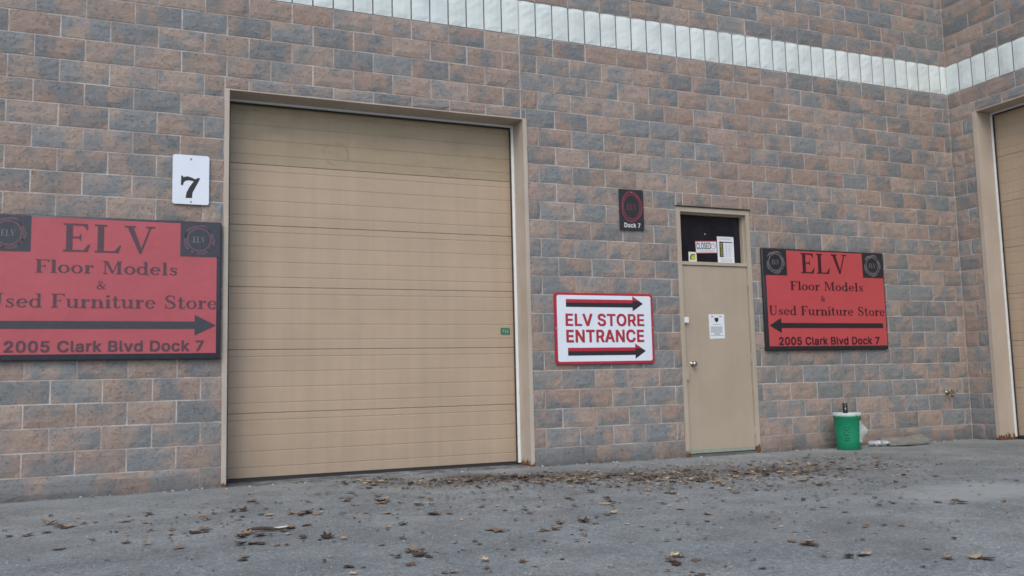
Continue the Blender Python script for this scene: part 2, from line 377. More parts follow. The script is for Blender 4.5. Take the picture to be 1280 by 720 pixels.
def glyph(ch):
    g = G()
    def stem(x, y0, y1, t=T, top='b', bot='b'):
        g.rect(x, y0, x+t, y1)
        if bot: g.rect(x-SF, y0, x+t+(SF if bot == 'b' else 0), y0+Hn)
        if top == 'b': g.rect(x-SF, y1-Hn, x+t+SF, y1)
        elif top == 'l': g.poly([(x-SF, y1-Hn), (x, y1-Hn*1.4), (x, y1)])
    X = .64
    if ch in 'EFL':
        stem(.10, 0, 1, T+.01, 'b', 'b')
        if ch != 'L':
            g.rect(.26, .95, .72, 1).poly([(.60, .95), (.72, .95), (.72, .76)])
            g.rect(.26, .49, .53, .53).poly([(.53, .36), (.53, .66), (.46, .51)])
        if ch != 'F': g.rect(.26, 0, .74, .05).poly([(.60, .05), (.74, .05), (.80, .27), (.76, .27)])
        return g.p, {'E': .88, 'F': .74, 'L': .86}[ch]
    if ch == 'V':
        g.poly([(.07, 1), (.26, 1), (.53, .14), (.46, 0)]).poly([(.46, 0), (.52, 0), (.83, 1), (.77, 1)])
        g.rect(0, .95, .35, 1).rect(.66, .95, .93, 1); return g.p, .96
    if ch == 'U':
        g.rect(.10, .3, .26, 1).rect(.0, .95, .36, 1).rect(.68, .3, .74, 1).rect(.58, .95, .84, 1)
        P = [(.18, .32), (.19, .18), (.26, .07), (.42, .025), (.58, .07), (.68, .18), (.71, .32)]
        g.path(P, [.16, .15, .1, .07, .06, .06, .06]); return g.p, .90
    if ch == 'M':
        g.rect(.12, 0, .17, 1).rect(.03, 0, .27, .05).rect(.83, 0, 1.0, 1).rect(.75, 0, 1.08, .05).rect(.03, .95, .25, 1).rect(.86, .95, 1.08, 1)
        g.poly([(.12, 1), (.30, 1), (.60, .15), (.52, .02)]).poly([(.52, .02), (.58, .06), (.88, 1), (.83, 1)]); return g.p, 1.14
    if ch == 'S':
        P = [(.60, .74), (.56, .88), (.44, .965), (.30, .96), (.17, .87), (.15, .72), (.24, .60), (.42, .50), (.58, .39), (.64, .25), (.57, .10), (.40, .03), (.24, .05), (.13, .16), (.10, .30)]
        g.path(P, [.04, .05, .05, .07, .11, .14, .15, .16, .15, .14, .10, .06, .05, .05, .04]); g.rect(.58, .70, .63, .99).rect(.08, .01, .125, .33); return g.p, .76
    if ch == 'l': stem(.10, 0, 1, T, 'l', 'b'); return g.p, .36
    if ch == 'i': stem(.10, 0, X, T, 'l', 'b'); g.arc(.175, .86, .045, .045, 0, 360, .1, .1, 12); return g.p, .36
    if ch == 'o': g.arc(.33, X/2, .235, X/2-.03, 0, 360, .15, .05, 24); return g.p, .66
    if ch in 'rnu':
        if ch == 'r':
            stem(.10, 0, X, T, 'l', 'b'); g.path([(.25, .36), (.30, .52), (.38, .60), (.47, .59)], [.05, .05, .06, .07]); g.arc(.46, .545, .035, .035, 0, 360, .09, .09, 10); return g.p, .54
        if ch == 'n':
            stem(.10, 0, X, T, 'l', 'b'); stem(.50, 0, .44, T, None, 'b')
            g.path([(.24, .40), (.30, .54), (.41, .61), (.52, .58), (.575, .43)], [.04, .05, .06, .10, T]); return g.p, .76
        g.rect(.10, .18, .25, X).rect(.02, X-Hn, .12, X).rect(.50, 0, .65, X).rect(.42, X-Hn, .52, X).rect(.60, 0, .74, Hn)
        g.path([(.175, .20), (.20, .09), (.30, .035), (.42, .07), (.52, .20)], [T, .12, .06, .05, .04]); return g.p, .76
    if ch == 'd':
        g.arc(.31, X/2, .215, X/2-.03, 40, 320, .15, .05, 20); g.rect(.46, 0, .61, 1).rect(.37, .95, .48, 1).rect(.58, 0, .70, Hn); return g.p, .72
    if ch == 'e':
        g.arc(.32, X/2, .225, X/2-.03, 5, 325, .14, .05, 20); g.rect(.14, X/2+.0, .58, X/2+.05); return g.p, .64
    if ch == 's':
        P = [(.44, .48), (.40, .57), (.29, .61), (.17, .575), (.135, .47), (.22, .38), (.38, .29), (.455, .18), (.40, .07), (.27, .03), (.15, .07), (.11, .18)]
        g.path(P, [.04, .045, .05, .07, .10, .12, .13, .11, .07, .05, .045, .04]); g.rect(.42, .43, .465, .63).rect(.085, .01, .125, .21); return g.p, .56
    if ch == 't':
        g.rect(.12, .12, .27, .84).poly([(.12, .84), (.27, .88), (.27, .7)]).rect(.02, X-.05, .42, X)
        g.path([(.195, .14), (.22, .06), (.31, .03), (.41, .07), (.45, .18)], [T, .11, .06, .05, .04]); return g.p, .48
    if ch == '&':
        P = [(.78, .52), (.66, .26), (.48, .07), (.28, .03), (.12, .13), (.12, .30), (.28, .46), (.48, .62), (.54, .80), (.44, .95), (.30, .93), (.23, .78), (.30, .58), (.52, .28), (.74, .06), (.88, .05)]
        g.path(P, [.04, .05, .06, .08, .12, .12, .08, .06, .09, .06, .07, .1, .13, .14, .1, .05]); g.rect(.66, .5, .92, .55); return g.p, .98
    return g.p, .40                                  # space
def serif(text):
    out = []; x = 0
    for ch in text:
        ps, adv = glyph(ch); out += [[(a+x, b) for a, b in q] for q in ps]; x += adv+.035
    return flat(out)
try: FONT = bpy.data.fonts.load(bpy.utils.resource_path('LOCAL')+'/datafiles/fonts/Inter.woff2')
except Exception: FONT = None
def sans(text, bold=.03):
    cu = bpy.data.curves.new('lettering', 'FONT'); cu.body = text
    if FONT: cu.font = FONT
    cu.resolution_u = 3; cu.space_character = 1.06
    o = bpy.data.objects.new('lettering', cu); COL.objects.link(o)
    dg = bpy.context.evaluated_depsgraph_get(); cc = o.to_curve(dg)
    loops = []
    for sp in cc.splines:
        P = []
        if sp.type == 'BEZIER':
            bp = sp.bezier_points; n = len(bp)
            for i in range(n):
                a, b = bp[i], bp[(i+1) % n]; P += [(v.x, v.y) for v in interpolate_bezier(a.co, a.handle_right, b.handle_left, b.co, 6)[:-1]]
        else: P = [(v.co.x, v.co.y) for v in sp.points]
        loops.append(P)
    o.to_curve_clear(); bpy.data.objects.remove(o); bpy.data.curves.remove(cu)
    vs = [b for q in loops for a, b in q]; v0, v1 = min(vs), max(vs); rows = 54; h = (v1-v0)/rows; strips = []
    for r in range(rows):                       # non-zero winding fill, strip by strip
        v = v0+(r+.5)*h; X = []
        for q in loops:
            for (ax, ay), (bx_, by_) in zip(q, q[1:]+q[:1]):
                if (ay <= v) != (by_ <= v): X.append((ax+(v-ay)*(bx_-ax)/(by_-ay), 1 if by_ > ay else -1))
        X.sort(); wn = 0; st_ = None
        for x, d in X:
            if wn == 0: st_ = x
            wn += d
            if wn == 0 and x-st_ > 1e-5: strips.append([(st_-bold*.5, v-h/2), (x+bold*.5, v-h/2), (x+bold*.5, v+h/2), (st_-bold*.5, v+h/2)])
    ps = strips + [[(a, b+e) for a, b in q] for e in (bold*.35, -bold*.35) for q in strips]
    return flat(ps)
def flat(polys, rows=54):           # one layer of non-overlapping strips covering the union of the polygons
    vs = [b for q in polys for a, b in q]; v0, v1 = min(vs), max(vs); h = (v1-v0)/rows; out = []
    for r in range(rows):
        v = v0+(r+.5)*h; iv = []
        for q in polys:
            xs_ = []
            for (ax, ay), (bx_, by_) in zip(q, q[1:]+q[:1]):
                if (ay <= v) != (by_ <= v): xs_.append(ax+(v-ay)*(bx_-ax)/(by_-ay))
            xs_.sort(); iv += list(zip(xs_[::2], xs_[1::2]))
        iv.sort(); cur = None
        for a, b in iv:
            if cur and a <= cur[1]+1e-4: cur[1] = max(cur[1], b)
            else:
                if cur: out.append([(cur[0], v-h/2), (cur[1], v-h/2), (cur[1], v+h/2), (cur[0], v+h/2)])
                cur = [a, b]
        if cur: out.append([(cur[0], v-h/2), (cur[1], v-h/2), (cur[1], v+h/2), (cur[0], v+h/2)])
    return out
def fit(polys, x0, z0, x1, z1, italic=0.0, rise=0.0):
    us = [a for q in polys for a, b in q]; vs = [b for q in polys for a, b in q]
    u0, u1, v0, v1 = min(us), max(us), min(vs), max(vs)
    out = []
    for q in polys:
        r = []
        for a, b in q:
            s, t_ = (a-u0)/(u1-u0), (b-v0)/(v1-v0)
            r.append((x0+s*(x1-x0)+italic*t_, z0+t_*(z1-z0)+rise*s))
        out.append(r)
    return out
def printed(name, polys, y, mat, parent, label=None):   # print lying on a face at depth y
    bm = bmesh.new()
    for k, q in enumerate(polys):
        yy = y
        vs = [bm.verts.new((a, yy, b)) for a, b in q]
        try: bm.faces.new(vs)
        except ValueError: pass
    return obj(name, bm, mat, parent, label=label)
def ell(cx, cz, rx, rz, w, n=40, wob=0.0, ph=0.0, k=3):
    g = G(); P = []
    for i in range(n+1):
        a = 2*math.pi*i/n; q = 1+wob*math.cos(k*a+ph); P.append((cx+rx*q*math.cos(a), cz+rz*q*math.sin(a)))
    g.path(P, w); return flat(g.p, 90)
def rrect(x0, z0, x1, z1, r, n=5):
    P = []
    for cx, cz, a0 in ((x1-r, z1-r, 0), (x0+r, z1-r, 90), (x0+r, z0+r, 180), (x1-r, z0+r, 270)):
        for i in range(n+1):
            a = R(a0+90*i/n); P.append((cx+r*math.cos(a), cz+r*math.sin(a)))
    return P
def plate(name, outline, yb, yf, mat, parent, label=None):
    bm = bmesh.new(); a = [bm.verts.new((x, yf, z)) for x, z in outline]; b = [bm.verts.new((x, yb, z)) for x, z in outline]
    bm.faces.new(a); bm.faces.new(b[::-1]); n = len(a)
    for i in range(n): bm.faces.new((a[i], b[i], b[(i+1) % n], a[(i+1) % n]))
    return obj(name, bm, mat, parent, label=label)

# ------------------------------------------------------------------ ground
def gz(x, y):
    return .012 + .016*math.exp(-((x-3.6)/2.2)**2) * math.exp(-(y/1.6)**2) + .010*math.sin(x*.9+1.3)*math.sin(y*.7) * (1 if y < -1 else -y if y < 0 else 0)
bm = bmesh.new()
def axis(a, b, st, outs):
    L = [a+i*st for i in range(int((b-a)/st)+1)]
    return [a-o for o in reversed(outs)] + L + [L[-1]+o for o in outs]
xs = axis(-4, 14, .15, (2, 6, 15, 35, 80)); ys = [-110, -70, -40, -25, -16] + [-12+.15*i for i in range(84)]
ys = [y for y in ys if y < .5] + [.6]
V = [[bm.verts.new((x, y, gz(x, y))) for x in xs] for y in ys]
for j in range(len(ys)-1):
    for i in range(len(xs)-1): bm.faces.new((V[j][i], V[j][i+1], V[j+1][i+1], V[j+1][i]))
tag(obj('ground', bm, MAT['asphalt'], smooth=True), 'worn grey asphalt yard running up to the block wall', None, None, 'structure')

# ------------------------------------------------------------------ building
B = root('warehouse_building', 'brown and blue grey split face block warehouse with tan loading doors and a white band', 'building', (5, 0, 0))
DOX0, DOX1, DOZ = 1.812, 4.932, 3.745       # dock opening (outer frame)
PX0, PX1, PZ = 6.812, 7.845, 2.885          # personnel door
RY0, RY1, RZ = -.372, -4.16, 4.335          # return wall opening
XL = -3.4; JT = .014
wl = boxes('wall', MAT['mortar'], [(XL, DOX0, -.0042, .30, -.3, ZT), (DOX0, XJ-.006, -.0042, .30, DOZ, ZT)], B, label='wall left of the control joint, around the loading door')
wr = boxes('wall', MAT['mortar'], [(XJ+.006, XC+.2, -.0042, .30, DOZ, ZT), (DOX1, PX0, -.0042, .30, -.3, DOZ), (PX1, XC+.2, -.0042, .30, -.3, DOZ), (PX0, PX1, -.0042, .30, PZ, DOZ)], B, label='wall right of the control joint, around the small door')
ws = boxes('wall', MAT['mortar'], [(XC-.0042, XC+.30, RY0, -.0044, -.3, ZT), (XC-.0042, XC+.30, RY1, RY0, RZ, ZT), (XC-.0042, XC+.30, -7.2, RY1, -.3, ZT)], B, label='return wall with the second loading door')
boxes('control_joint', MAT['sealant'], [(XJ-.006, XJ+.006, -.0050, .2, DOZ, ZT)], B)
boxes('corner_joint', MAT['sealant'], [(XC-.0145, XC-.0044, -.0145, -.0044, .0, ZT)], B)
boxes('roof', MAT['rubber'], [(XL, XC+.3, -.03, 6, ZT, ZT+.1), (XC-.03, XC+8, -7.2, -.031, ZT, ZT+.1)], B)
boxes('wall', MAT['mortar'], [(XL-.3, XL, 0, 6, -.3, ZT), (XC+.3, XC+8, -7.5, -7.2, -.3, ZT)], B, label='plain side wall beyond the view')

# rough block faces shared between blocks: unit 1 x 1, front at -y
NV = 14; VAR = []
for k in range(NV):
    bm = bmesh.new(); nx, nz = 7, 4; g = []
    o3 = Vector((k*13.7, k*5.1, 3.3))
    for j in range(nz+1):
        row = []
        for i in range(nx+1):
            s, t_ = i/nx-.5, j/nz-.5
            ex = min(i, nx-i); ez = min(j, nz-j)
            if ex and ez: d = -.0085 - .0060*(noise.noise(Vector((s*3.2, t_*2.0, 0))+o3)+.35) - .002*random.random(); s += random.uniform(-.02, .02); t_ += random.uniform(-.03, .03)
            else: d = -.0068 - .0015*abs(noise.noise(Vector((s*7, t_*5, 1))+o3))
            row.append(bm.verts.new((s, d, t_)))
        g.append(row)
    for j in range(nz):
        for i in range(nx): bm.faces.new((g[j][i], g[j][i+1], g[j+1][i+1], g[j+1][i]))
    rim = [g[0][i] for i in range(nx+1)] + [g[j][nx] for j in range(1, nz+1)] + [g[nz][i] for i in range(nx-1, -1, -1)] + [g[j][0] for j in range(nz-1, 0, -1)]
    bk = [bm.verts.new((v.co.x, .02, v.co.z)) for v in rim]; n = len(rim)
    for i in range(n): bm.faces.new((rim[i], bk[i], bk[(i+1) % n], rim[(i+1) % n]))
    VAR.append(bm)
def var_mesh(k, mat):
    me = bpy.data.meshes.new('block'); VAR[k].to_mesh(me); me.materials.append(mat); return me
VM = {(k, m): var_mesh(k, MAT[m]) for k in range(NV) for m in ('block', 'block_r', 'white')}

def band_mesh(k):
    bm = bmesh.new(); nx, nz = 3, 8; g = []; rr = random.Random(k+50)
    for j in range(nz+1):
        row = []
        for i in range(nx+1):
            s, t_ = i/nx-.5, j/nz-.5; edge = i in (0, nx) or j in (0, nz)
            if i in (0, nx) and j == nz: t_ -= .018
            if j == nz and 0 < i < nx: t_ -= rr.uniform(0, .008)
            d = -.0080 if edge else -.0125-rr.uniform(0, .0035)
            row.append(bm.verts.new((s, d, t_)))
        g.append(row)
    for j in range(nz):
        for i in range(nx): bm.faces.new((g[j][i], g[j][i+1], g[j+1][i+1], g[j+1][i]))
    rim = [g[0][i] for i in range(nx+1)] + [g[j][nx] for j in range(1, nz+1)] + [g[nz][i] for i in range(nx-1, -1, -1)] + [g[j][0] for j in range(nz-1, 0, -1)]
    bk = [bm.verts.new((v.co.x, .02, v.co.z)) for v in rim]; n = len(rim)
    for i in range(n): bm.faces.new((rim[i], bk[i], bk[(i+1) % n], rim[(i+1) % n]))
    return mesh(bm, 'painted_block', MAT['white'])
BM_ = [band_mesh(k) for k in range(6)]
def subtract(rects, cut):
    out = []
    x0, x1, z0, z1 = cut
    for a, b, c, d in rects:
        if b <= x0 or a >= x1 or d <= z0 or c >= z1: out.append((a, b, c, d)); continue
        if a < x0: out.append((a, x0, c, d))
        if b > x1: out.append((x1, b, c, d))
        a, b = max(a, x0), min(b, x1)
        if c < z0: out.append((a, b, c, z0))
        if d > z1: out.append((a, b, z1, d))
    return out
BAND0, BAND1 = 23*BH, 25*BH
def lay(u0, u1, cuts, ofs):
    L = []
    for r in range(-14, 22):
        z1 = (21-r)*BH; z0 = z1-BH
        if z0 > ZT-.05: continue
        z1 = min(z1, ZT)
        if BAND0-.01 < z0 < BAND1-.01: continue
        st = 0 if r % 2 == 0 else -.5
        c = math.floor(u0/BW)-2; step = 1
        if r in (20, 21): step = 4
        if r == 21: z0 = -.1
        c -= c % step if step > 1 else 0
        while (c+st+ofs)*BW < u1:
            a, b = (c+st+ofs)*BW, (c+st+step+ofs)*BW; c += step
            a, b = max(a, u0), min(b, u1)
            if b-a < .03: continue
            rs = [(a, b, z0, z1)]
            for cut in cuts: rs = subtract(rs, cut)
            for q in rs:
                if q[1]-q[0] > .028 and q[3]-q[2] > .028: L.append(q)
    return L
def proj(p):
    d = Vector(p)-CAM; zz = d.dot(fw)
    if zz < .2: return None
    return 640+F_PX*d.dot(r2)/zz, 360-F_PX*d.dot(u2)/zz
items = []                                      # (apparent size, wall, u0,u1,z0,z1)
def seen(fn, q):
    ps = [proj(fn(u, z)) for u in (q[0], q[1]) for z in (q[2], q[3])]
    if any(p is None for p in ps): return 0
    xa, xb = max(0, min(p[0] for p in ps)), min(1280, max(p[0] for p in ps))
    ya, yb = max(0, min(p[1] for p in ps)), min(720, max(p[1] for p in ps))
    return max(0, xb-xa)*max(0, yb-ya)
main = lambda u, z: (u, 0, z)
side = lambda u, z: (XC, -u, z)
for q in lay(XL, XJ-.001, [(DOX0, DOX1, -1, DOZ)], 0): items.append((seen(main, q), 'l', q))
for q in lay(XJ+.001, XC-.004, [(DOX0, DOX1, -1, DOZ), (PX0, PX1, -1, PZ)], 0): items.append((seen(main, q), 'r', q))
SO = .212/BW
for q in lay(.004, 7.2, [(-RY0, -RY1, -1, RZ)], SO): items.append((seen(side, q), 's', q))
items.sort(key=lambda t_: -t_[0])
rng = random.Random(3)
def xf(kind, q):
    j = JT/2; u0, u1, z0, z1 = q[0]+j, q[1]-j, q[2]+j, q[3]-j
    uc, zc = (u0+u1)/2, (z0+z1)/2; dy = rng.uniform(-.001, .001)
    fl = rng.choice((-1, 1))
    sx, sz, sy = (u1-u0), (z1-z0), rng.uniform(.95, 1.3)
    if kind == 's': return (XC+dy, -uc, zc), (0, 0, R(-90)), (sx*1, sy, sz)
    return (uc, dy, zc), (0, 0, 0), (sx, sy, sz)
parents = {'l': wl, 'r': wr, 's': ws}
rest = bmesh.new(); rest_r = bmesh.new(); n_ind = 0
for a, kd, q in items:
    loc, rot, sc = xf(kd, q); k = rng.randrange(NV); mk = 'block_r' if kd == 's' else 'block'
    if n_ind < 300 and a > 0:
        o = link('block', VM[(k, mk)], parents[kd], loc, rot, sc); o_world(o, parents[kd]); n_ind += 1
    else:
        tb = rest_r if kd == 's' else rest
        Mx = Matrix.Translation(loc) @ Matrix.Rotation(rot[2], 4, 'Z') @ Matrix.Diagonal((*sc, 1))
        n0 = len(tb.verts); tmp = VM[(k, mk)]
        vs = [tb.verts.new(Mx @ v.co) for v in tmp.vertices]
        for p in tmp.polygons: tb.faces.new([vs[i] for i in p.vertices])
# the remaining blocks of all three walls: one joined part
bm = rest; nmain = len(bm.faces)
bm.faces.ensure_lookup_table()
tmp = bpy.data.meshes.new('tmp'); rest_r.to_mesh(tmp); rest_r.free(); bm.from_mesh(tmp); bpy.data.meshes.remove(tmp)
bm.faces.ensure_lookup_table()
for i in range(nmain, len(bm.faces)): bm.faces[i].material_index = 1
tag(obj('block', bm, [MAT['block'], MAT['block_r']], B), kind='stuff')
# painted white soldier course, its joints dark with grime
boxes('band_joint', MAT['bandjoint'], [(XL, XJ-.008, -.0052, -.0043, BAND0+.003, BAND1-.003), (XJ+.008, XC-.0150, -.0052, -.0043, BAND0+.003, BAND1-.003)], B)
boxes('band_joint', MAT['bandjoint'], [(XC-.0052, XC-.0043, -7.1, -.0150, BAND0+.003, BAND1-.003)], B)
def soldier(u0, u1, wall, kd):
    q = (u0, u1, BAND0, BAND1); loc, rot, sc = xf(kd, q)
    o = link('painted_block', BM_[rng.randrange(6)], wall, loc, rot, sc); o_world(o, wall)
hb = BW/2; c = math.ceil(XL/hb)
while c*hb < XC-.05:
    a, b = c*hb, min((c+1)*hb, XC-.006); c += 1
    soldier(a, b, wl if b <= XJ+.01 else wr, 'l')
c = 0
while c*hb < 6.8: soldier(max(.006, c*hb+.008), (c+1)*hb+.008, ws, 's'); c += 1

# ---- loading doors
def ribbed(bm, x0, x1, y, z0, z1, grooves):
    prof = [(z0+.0025, y+.003), (z0+.007, y)]
    for g in grooves: prof += [(g-.004, y), (g, y+.0034), (g+.012, y)]
    prof += [(z1-.006, y), (z1-.001, y+.0035)]
    vs = [[bm.verts.new((x, yy, z)) for z, yy in [(z0+.004, y+.045)]+prof+[(z1-.002, y+.045)]] for x in (x0, x1)]
    n = len(vs[0])
    for i in range(n-1): bm.faces.new((vs[0][i], vs[1][i], vs[1][i+1], vs[0][i+1]))
    bm.faces.new(vs[0]); bm.faces.new(vs[1][::-1])
def dock_door(x0, x1, top, bottom, n, label, lw_=.044):
    d = link('loading_door', None, B); d['label'] = label; o_world(d, B)
    y = .30; parts = []
    z1 = bottom+.028
    hs = .61
    for i in range(n):
        z0 = z1; z1 = z0+hs
        bm = bmesh.new(); ribbed(bm, x0+.012, x1-.012, y, z0, min(z1, top+.15), [z0+g for g in (.095, .245, .395, .54)])
        s = obj('door_section', bm, MAT['section_old' if i == n-1 else 'section'], d)
        if i == n-1: s['label'] = 'darker weathered top section'
        parts.append(s)
    parts.append(boxes('bottom_seal', MAT['rubber'], [(x0+.01, x1-.01, y-.012, y+.04, bottom-.04, bottom+.026)], d))
    parts.append(boxes('jamb', MAT['frame'], [(x0-lw_, x0, -.018, .40, -.05, top)], d, .002))
    parts.append(boxes('jamb', MAT['frame'], [(x1, x1+.044, -.018, .40, -.05, top)], d, .002))
    parts.append(boxes('door_head', MAT['frame'], [(x0-lw_, x1+.044, -.006, .40, top+.001, top+.012)], d))
    for a, b in ((x0+.001, x0+.024), (x1-.030, x1-.001)):
        parts.append(boxes('weather_seal', MAT['seal'], [(a, b, .252, .272, bottom+.02, top-.026)], d))
    parts.append(boxes('weather_seal', MAT['seal'], [(x0+.002, x1-.002, .250, .270, top-.025, top-.001)], d))
    for a, b in ((x0+.0245, x0+.034), (x1-.041, x1-.0305)):
        parts.append(boxes('rubber_lip', MAT['rubber'], [(a, b, .262, .280, bottom+.02, top-.04)], d))
    parts.append(boxes('rubber_lip', MAT['rubber'], [(x0+.035, x1-.042, .262, .280, top-.040, top-.0255)], d))
    parts.append(boxes('door_shadow_gap', MAT['rubber'], [(x0-.02, x1+.02, .405, .44, -.1, top+.15)], d)); parts[-1].name = 'door_gap_shade'  # black sheet behind the door, standing in for shadow in its gaps
    return d, parts
dd, _ = dock_door(DOX0+.044, DOX1-.036, DOZ-.012, .026, 6, 'ribbed tan loading door between the left banner and the entrance sign')
def move_side(o, q):
    pass
d2, parts2 = dock_door(-.0, 3.66, RZ-.012, .03, 8, 'ribbed tan loading door on the return wall at the right', .060)
# turn the second door onto the return wall: local +x runs along -y, local +y into the wall
for p in parts2:
    off = Vector(B.location) + Vector(d2.location)
    for v in p.data.vertices:
        co = v.co.copy(); v.co = Vector((XC+co.y, RY0-.060-co.x, co.z))
    p.data.update()
# small green dock sticker
st = root('door_sticker', 'small green sticker with pale marks at the right edge of the loading door', 'sticker', (4.765, .29, 1.44))
plate('sticker_sheet', rrect(4.712, 1.415, 4.820, 1.488, .008), .2985, .2965, MAT['stickg'], st)
printed('sticker_print', fit(sans('T16', .03), 4.729, 1.436, 4.802, 1.468), .2955, MAT['stickt'], st)

# ---- personnel door
pd = link('entrance_door', None, B); o_world(pd, B); pd['label'] = 'tan steel door with a dark transom window'
fr = [(PX0, PX0+.052, -.012, .14, -.03, PZ-.002), (PX1-.052, PX1, -.012, .14, -.03, PZ-.002)]
boxes('door_frame', MAT['pframe'], fr + [(PX0+.0525, PX1-.0525, -.011, .14, PZ-.060, PZ-.003), (PX0+.0525, PX1-.0525, .004, .14, 2.205, 2.245)], pd, .002)
boxes('frame_stop', MAT['pframe'], [(PX0+.0525, PX0+.068, .045, .139, 2.246, PZ-.061), (PX1-.068, PX1-.0525, .045, .139, 2.246, PZ-.061), (PX0+.069, PX1-.069, .045, .139, PZ-.076, PZ-.061)], pd)
boxes('drip_cap', MAT['rubber'], [(PX0-.01, PX1+.01, -.026, .001, PZ, PZ+.010)], pd)
boxes('door_leaf', MAT['pdoor'], [(PX0+.056, PX1-.056, .020, .064, .045, 2.200)], pd, .002)
boxes('window_pane', MAT['glass'], [(PX0+.069, PX1-.069, .100, .106, 2.246, PZ-.077)], pd)
boxes('door_backing', MAT['rubber'], [(PX0+.01, PX1-.01, .16, .20, -.02, PZ-.01)], pd)
boxes('threshold', MAT['steel'], [(PX0+.053, PX1-.053, -.015, .10, .0, .038)], pd)
boxes('kick_edge', mat_plain('pale_green_primer', (.25, .30, .25), .7), [(PX0+.060, PX1-.058, .0165, .0195, .048, .085)], pd)
bm = bmesh.new(); lathe(bm, [(.031, 0), (.031, .008), (.012, .012), (.012, .034), (.026, .042), (.031, .056), (.024, .068), (.006, .072)], 6.965, .020, 20, 'Y', 1.06)
obj('door_knob', bm, MAT['steel'], pd, True)
for zz in (2.02, 1.12, .27): boxes('hinge', MAT['pframe'], [(PX1-.060, PX1-.046, .001, .0185, zz-.055, zz+.055)], pd)
boxes('lock_plate', MAT['paper'], [(6.862, 6.918, -.0165, -.0125, 1.532, 1.598)], pd)
boxes('latch_guard', MAT['pframe'], [(PX0+.040, PX0+.075, -.016, .0188, .88, 1.02)], pd)

# papers on the door glass and leaf
G0 = .0985
cs = root('closed_sign', 'white closed sign with a red border tilted in the transom glass', 'sign', (7.25, .098, 2.44))
def quad4(a, b, c_, d): return [a, b, c_, d]
def tilt(ps, cx, cz, ang):
    ca, sa = math.cos(ang), math.sin(ang)
    return [[(cx+(x-cx)*ca-(z-cz)*sa, cz+(x-cx)*sa+(z-cz)*ca) for x, z in q] for q in ps]
T0 = R(2.2); KX, KZ = 7.262, 2.435
# taped to the glass: shift for the deeper plane
sh = .022
plate('sign_sheet', tilt([[(KX-.152+sh, KZ-.076), (KX+.152+sh, KZ-.076), (KX+.152+sh, KZ+.076), (KX-.152+sh, KZ+.076)]], KX, KZ, T0)[0], .0990, .0975, MAT['signred'], cs)
plate('sign_face', tilt([[(KX-.146+sh, KZ-.064), (KX+.146+sh, KZ-.064), (KX+.146+sh, KZ+.064), (KX-.146+sh, KZ+.064)]], KX, KZ, T0)[0], .0974, .0970, MAT['paper'], cs)
printed('sign_lettering', tilt(fit(sans('CLOSED', .045), KX-.138+sh, KZ-.026, KX+.066+sh, KZ+.056), KX, KZ, T0), .0965, MAT['ink'], cs)
g = G(); g.p = ell(KX+.10+sh, KZ+.010, .032, .032, .010, 20)
for i in range(3): g.rect(KX-.12+sh, KZ-.048+i*.0, KX+.12+sh, KZ-.043)
g.path([(KX+.10+sh, KZ+.01), (KX+.10+sh, KZ+.03)], .006).path([(KX+.10+sh, KZ+.01), (KX+.118+sh, KZ+.004)], .006)
printed('clock_print', tilt(g.p, KX, KZ, T0), .0964, MAT['paperg'], cs)
ys_ = root('warning_sticker', 'small yellow sticker with a white border low in the transom glass', 'sticker', (7.085, .098, 2.31))
plate('sticker_sheet', [(7.032, 2.256), (7.142, 2.256), (7.142, 2.372), (7.032, 2.372)], .0990, .0980, MAT['paper'], ys_)
printed('sticker_print', [[(7.052, 2.272), (7.126, 2.272), (7.126, 2.352), (7.052, 2.352)]], .0976, MAT['yellow'], ys_)
printed('sticker_mark', G().path([(7.057, 2.282), (7.057, 2.315), (7.085, 2.34), (7.118, 2.342)], [.018, .014, .010, .007]).p, .0972, MAT['ink'], ys_)
ns = root('hours_notice', 'white notice with a black and yellow strip at the right of the transom glass', 'notice', (7.56, .098, 2.41))
nx0, nx1, nz0, nz1 = 7.443, 7.682, 2.254, 2.572
plate('notice_sheet', [(nx0, nz0), (nx1, nz0), (nx1, nz1), (nx0, nz1)], .0990, .0980, MAT['paper'], ns)
printed('notice_print', G().rect(nx0+.03, nz0+.07, nx0+.085, nz1-.06).rect(nx0+.085, nz1-.074, nx1-.022, nz1-.062).p, .0976, MAT['ink'], ns)
printed('notice_print', fit(tilt(sans('HOURS', .02), 0, 0, R(90)), nx0+.043, nz0+.085, nx0+.073, nz1-.075), .0972, MAT['yellow'], ns)
g = G()
for i in range(2): g.rect(nx0+.125+i*.045, nz0+.075, nx0+.129+i*.045, nz1-.08)
for i in range(8): g.rect(nx0+.092, nz0+.078+i*.020, nx1-.028, nz0+.080+i*.020)
for i in range(3): g.rect(nx0+.035, nz0+.018+i*.015, nx1-.03, nz0+.022+i*.015)
for i in range(2): g.rect(nx0+.035, nz1-.022-i*.016, nx1-.03, nz1-.018-i*.016)
printed('notice_print', g.p, .0972, MAT['paperg'], ns)
bm = bmesh.new(); lathe(bm, [(.006, 0), (.010, .004), (.009, .010), (.003, .012)], 7.272, .0998, 12, 'Y', 2.590)
tag(obj('suction_hook', bm, MAT['paperg'], None, True), 'tiny pale suction hook above the closed sign on the dark glass', 'hook')
pn = root('paper_notice', 'white paper notice with a black emblem taped to the tan door', 'notice', (7.327, .018, 1.49))
plate('notice_sheet', [(7.222, 1.346), (7.434, 1.352), (7.434, 1.634), (7.216, 1.633)], .0192, .0180, MAT['paper'], pn)
g = G().poly([(7.296, 1.600), (7.300, 1.556), (7.325, 1.536), (7.350, 1.556), (7.354, 1.600), (7.338, 1.590), (7.325, 1.594), (7.312, 1.590)]).rect(7.252, 1.602, 7.285, 1.610).rect(7.365, 1.602, 7.400, 1.610)
printed('emblem_print', g.p, .0176, MAT['ink'], pn)
g = G(); rg = random.Random(5)
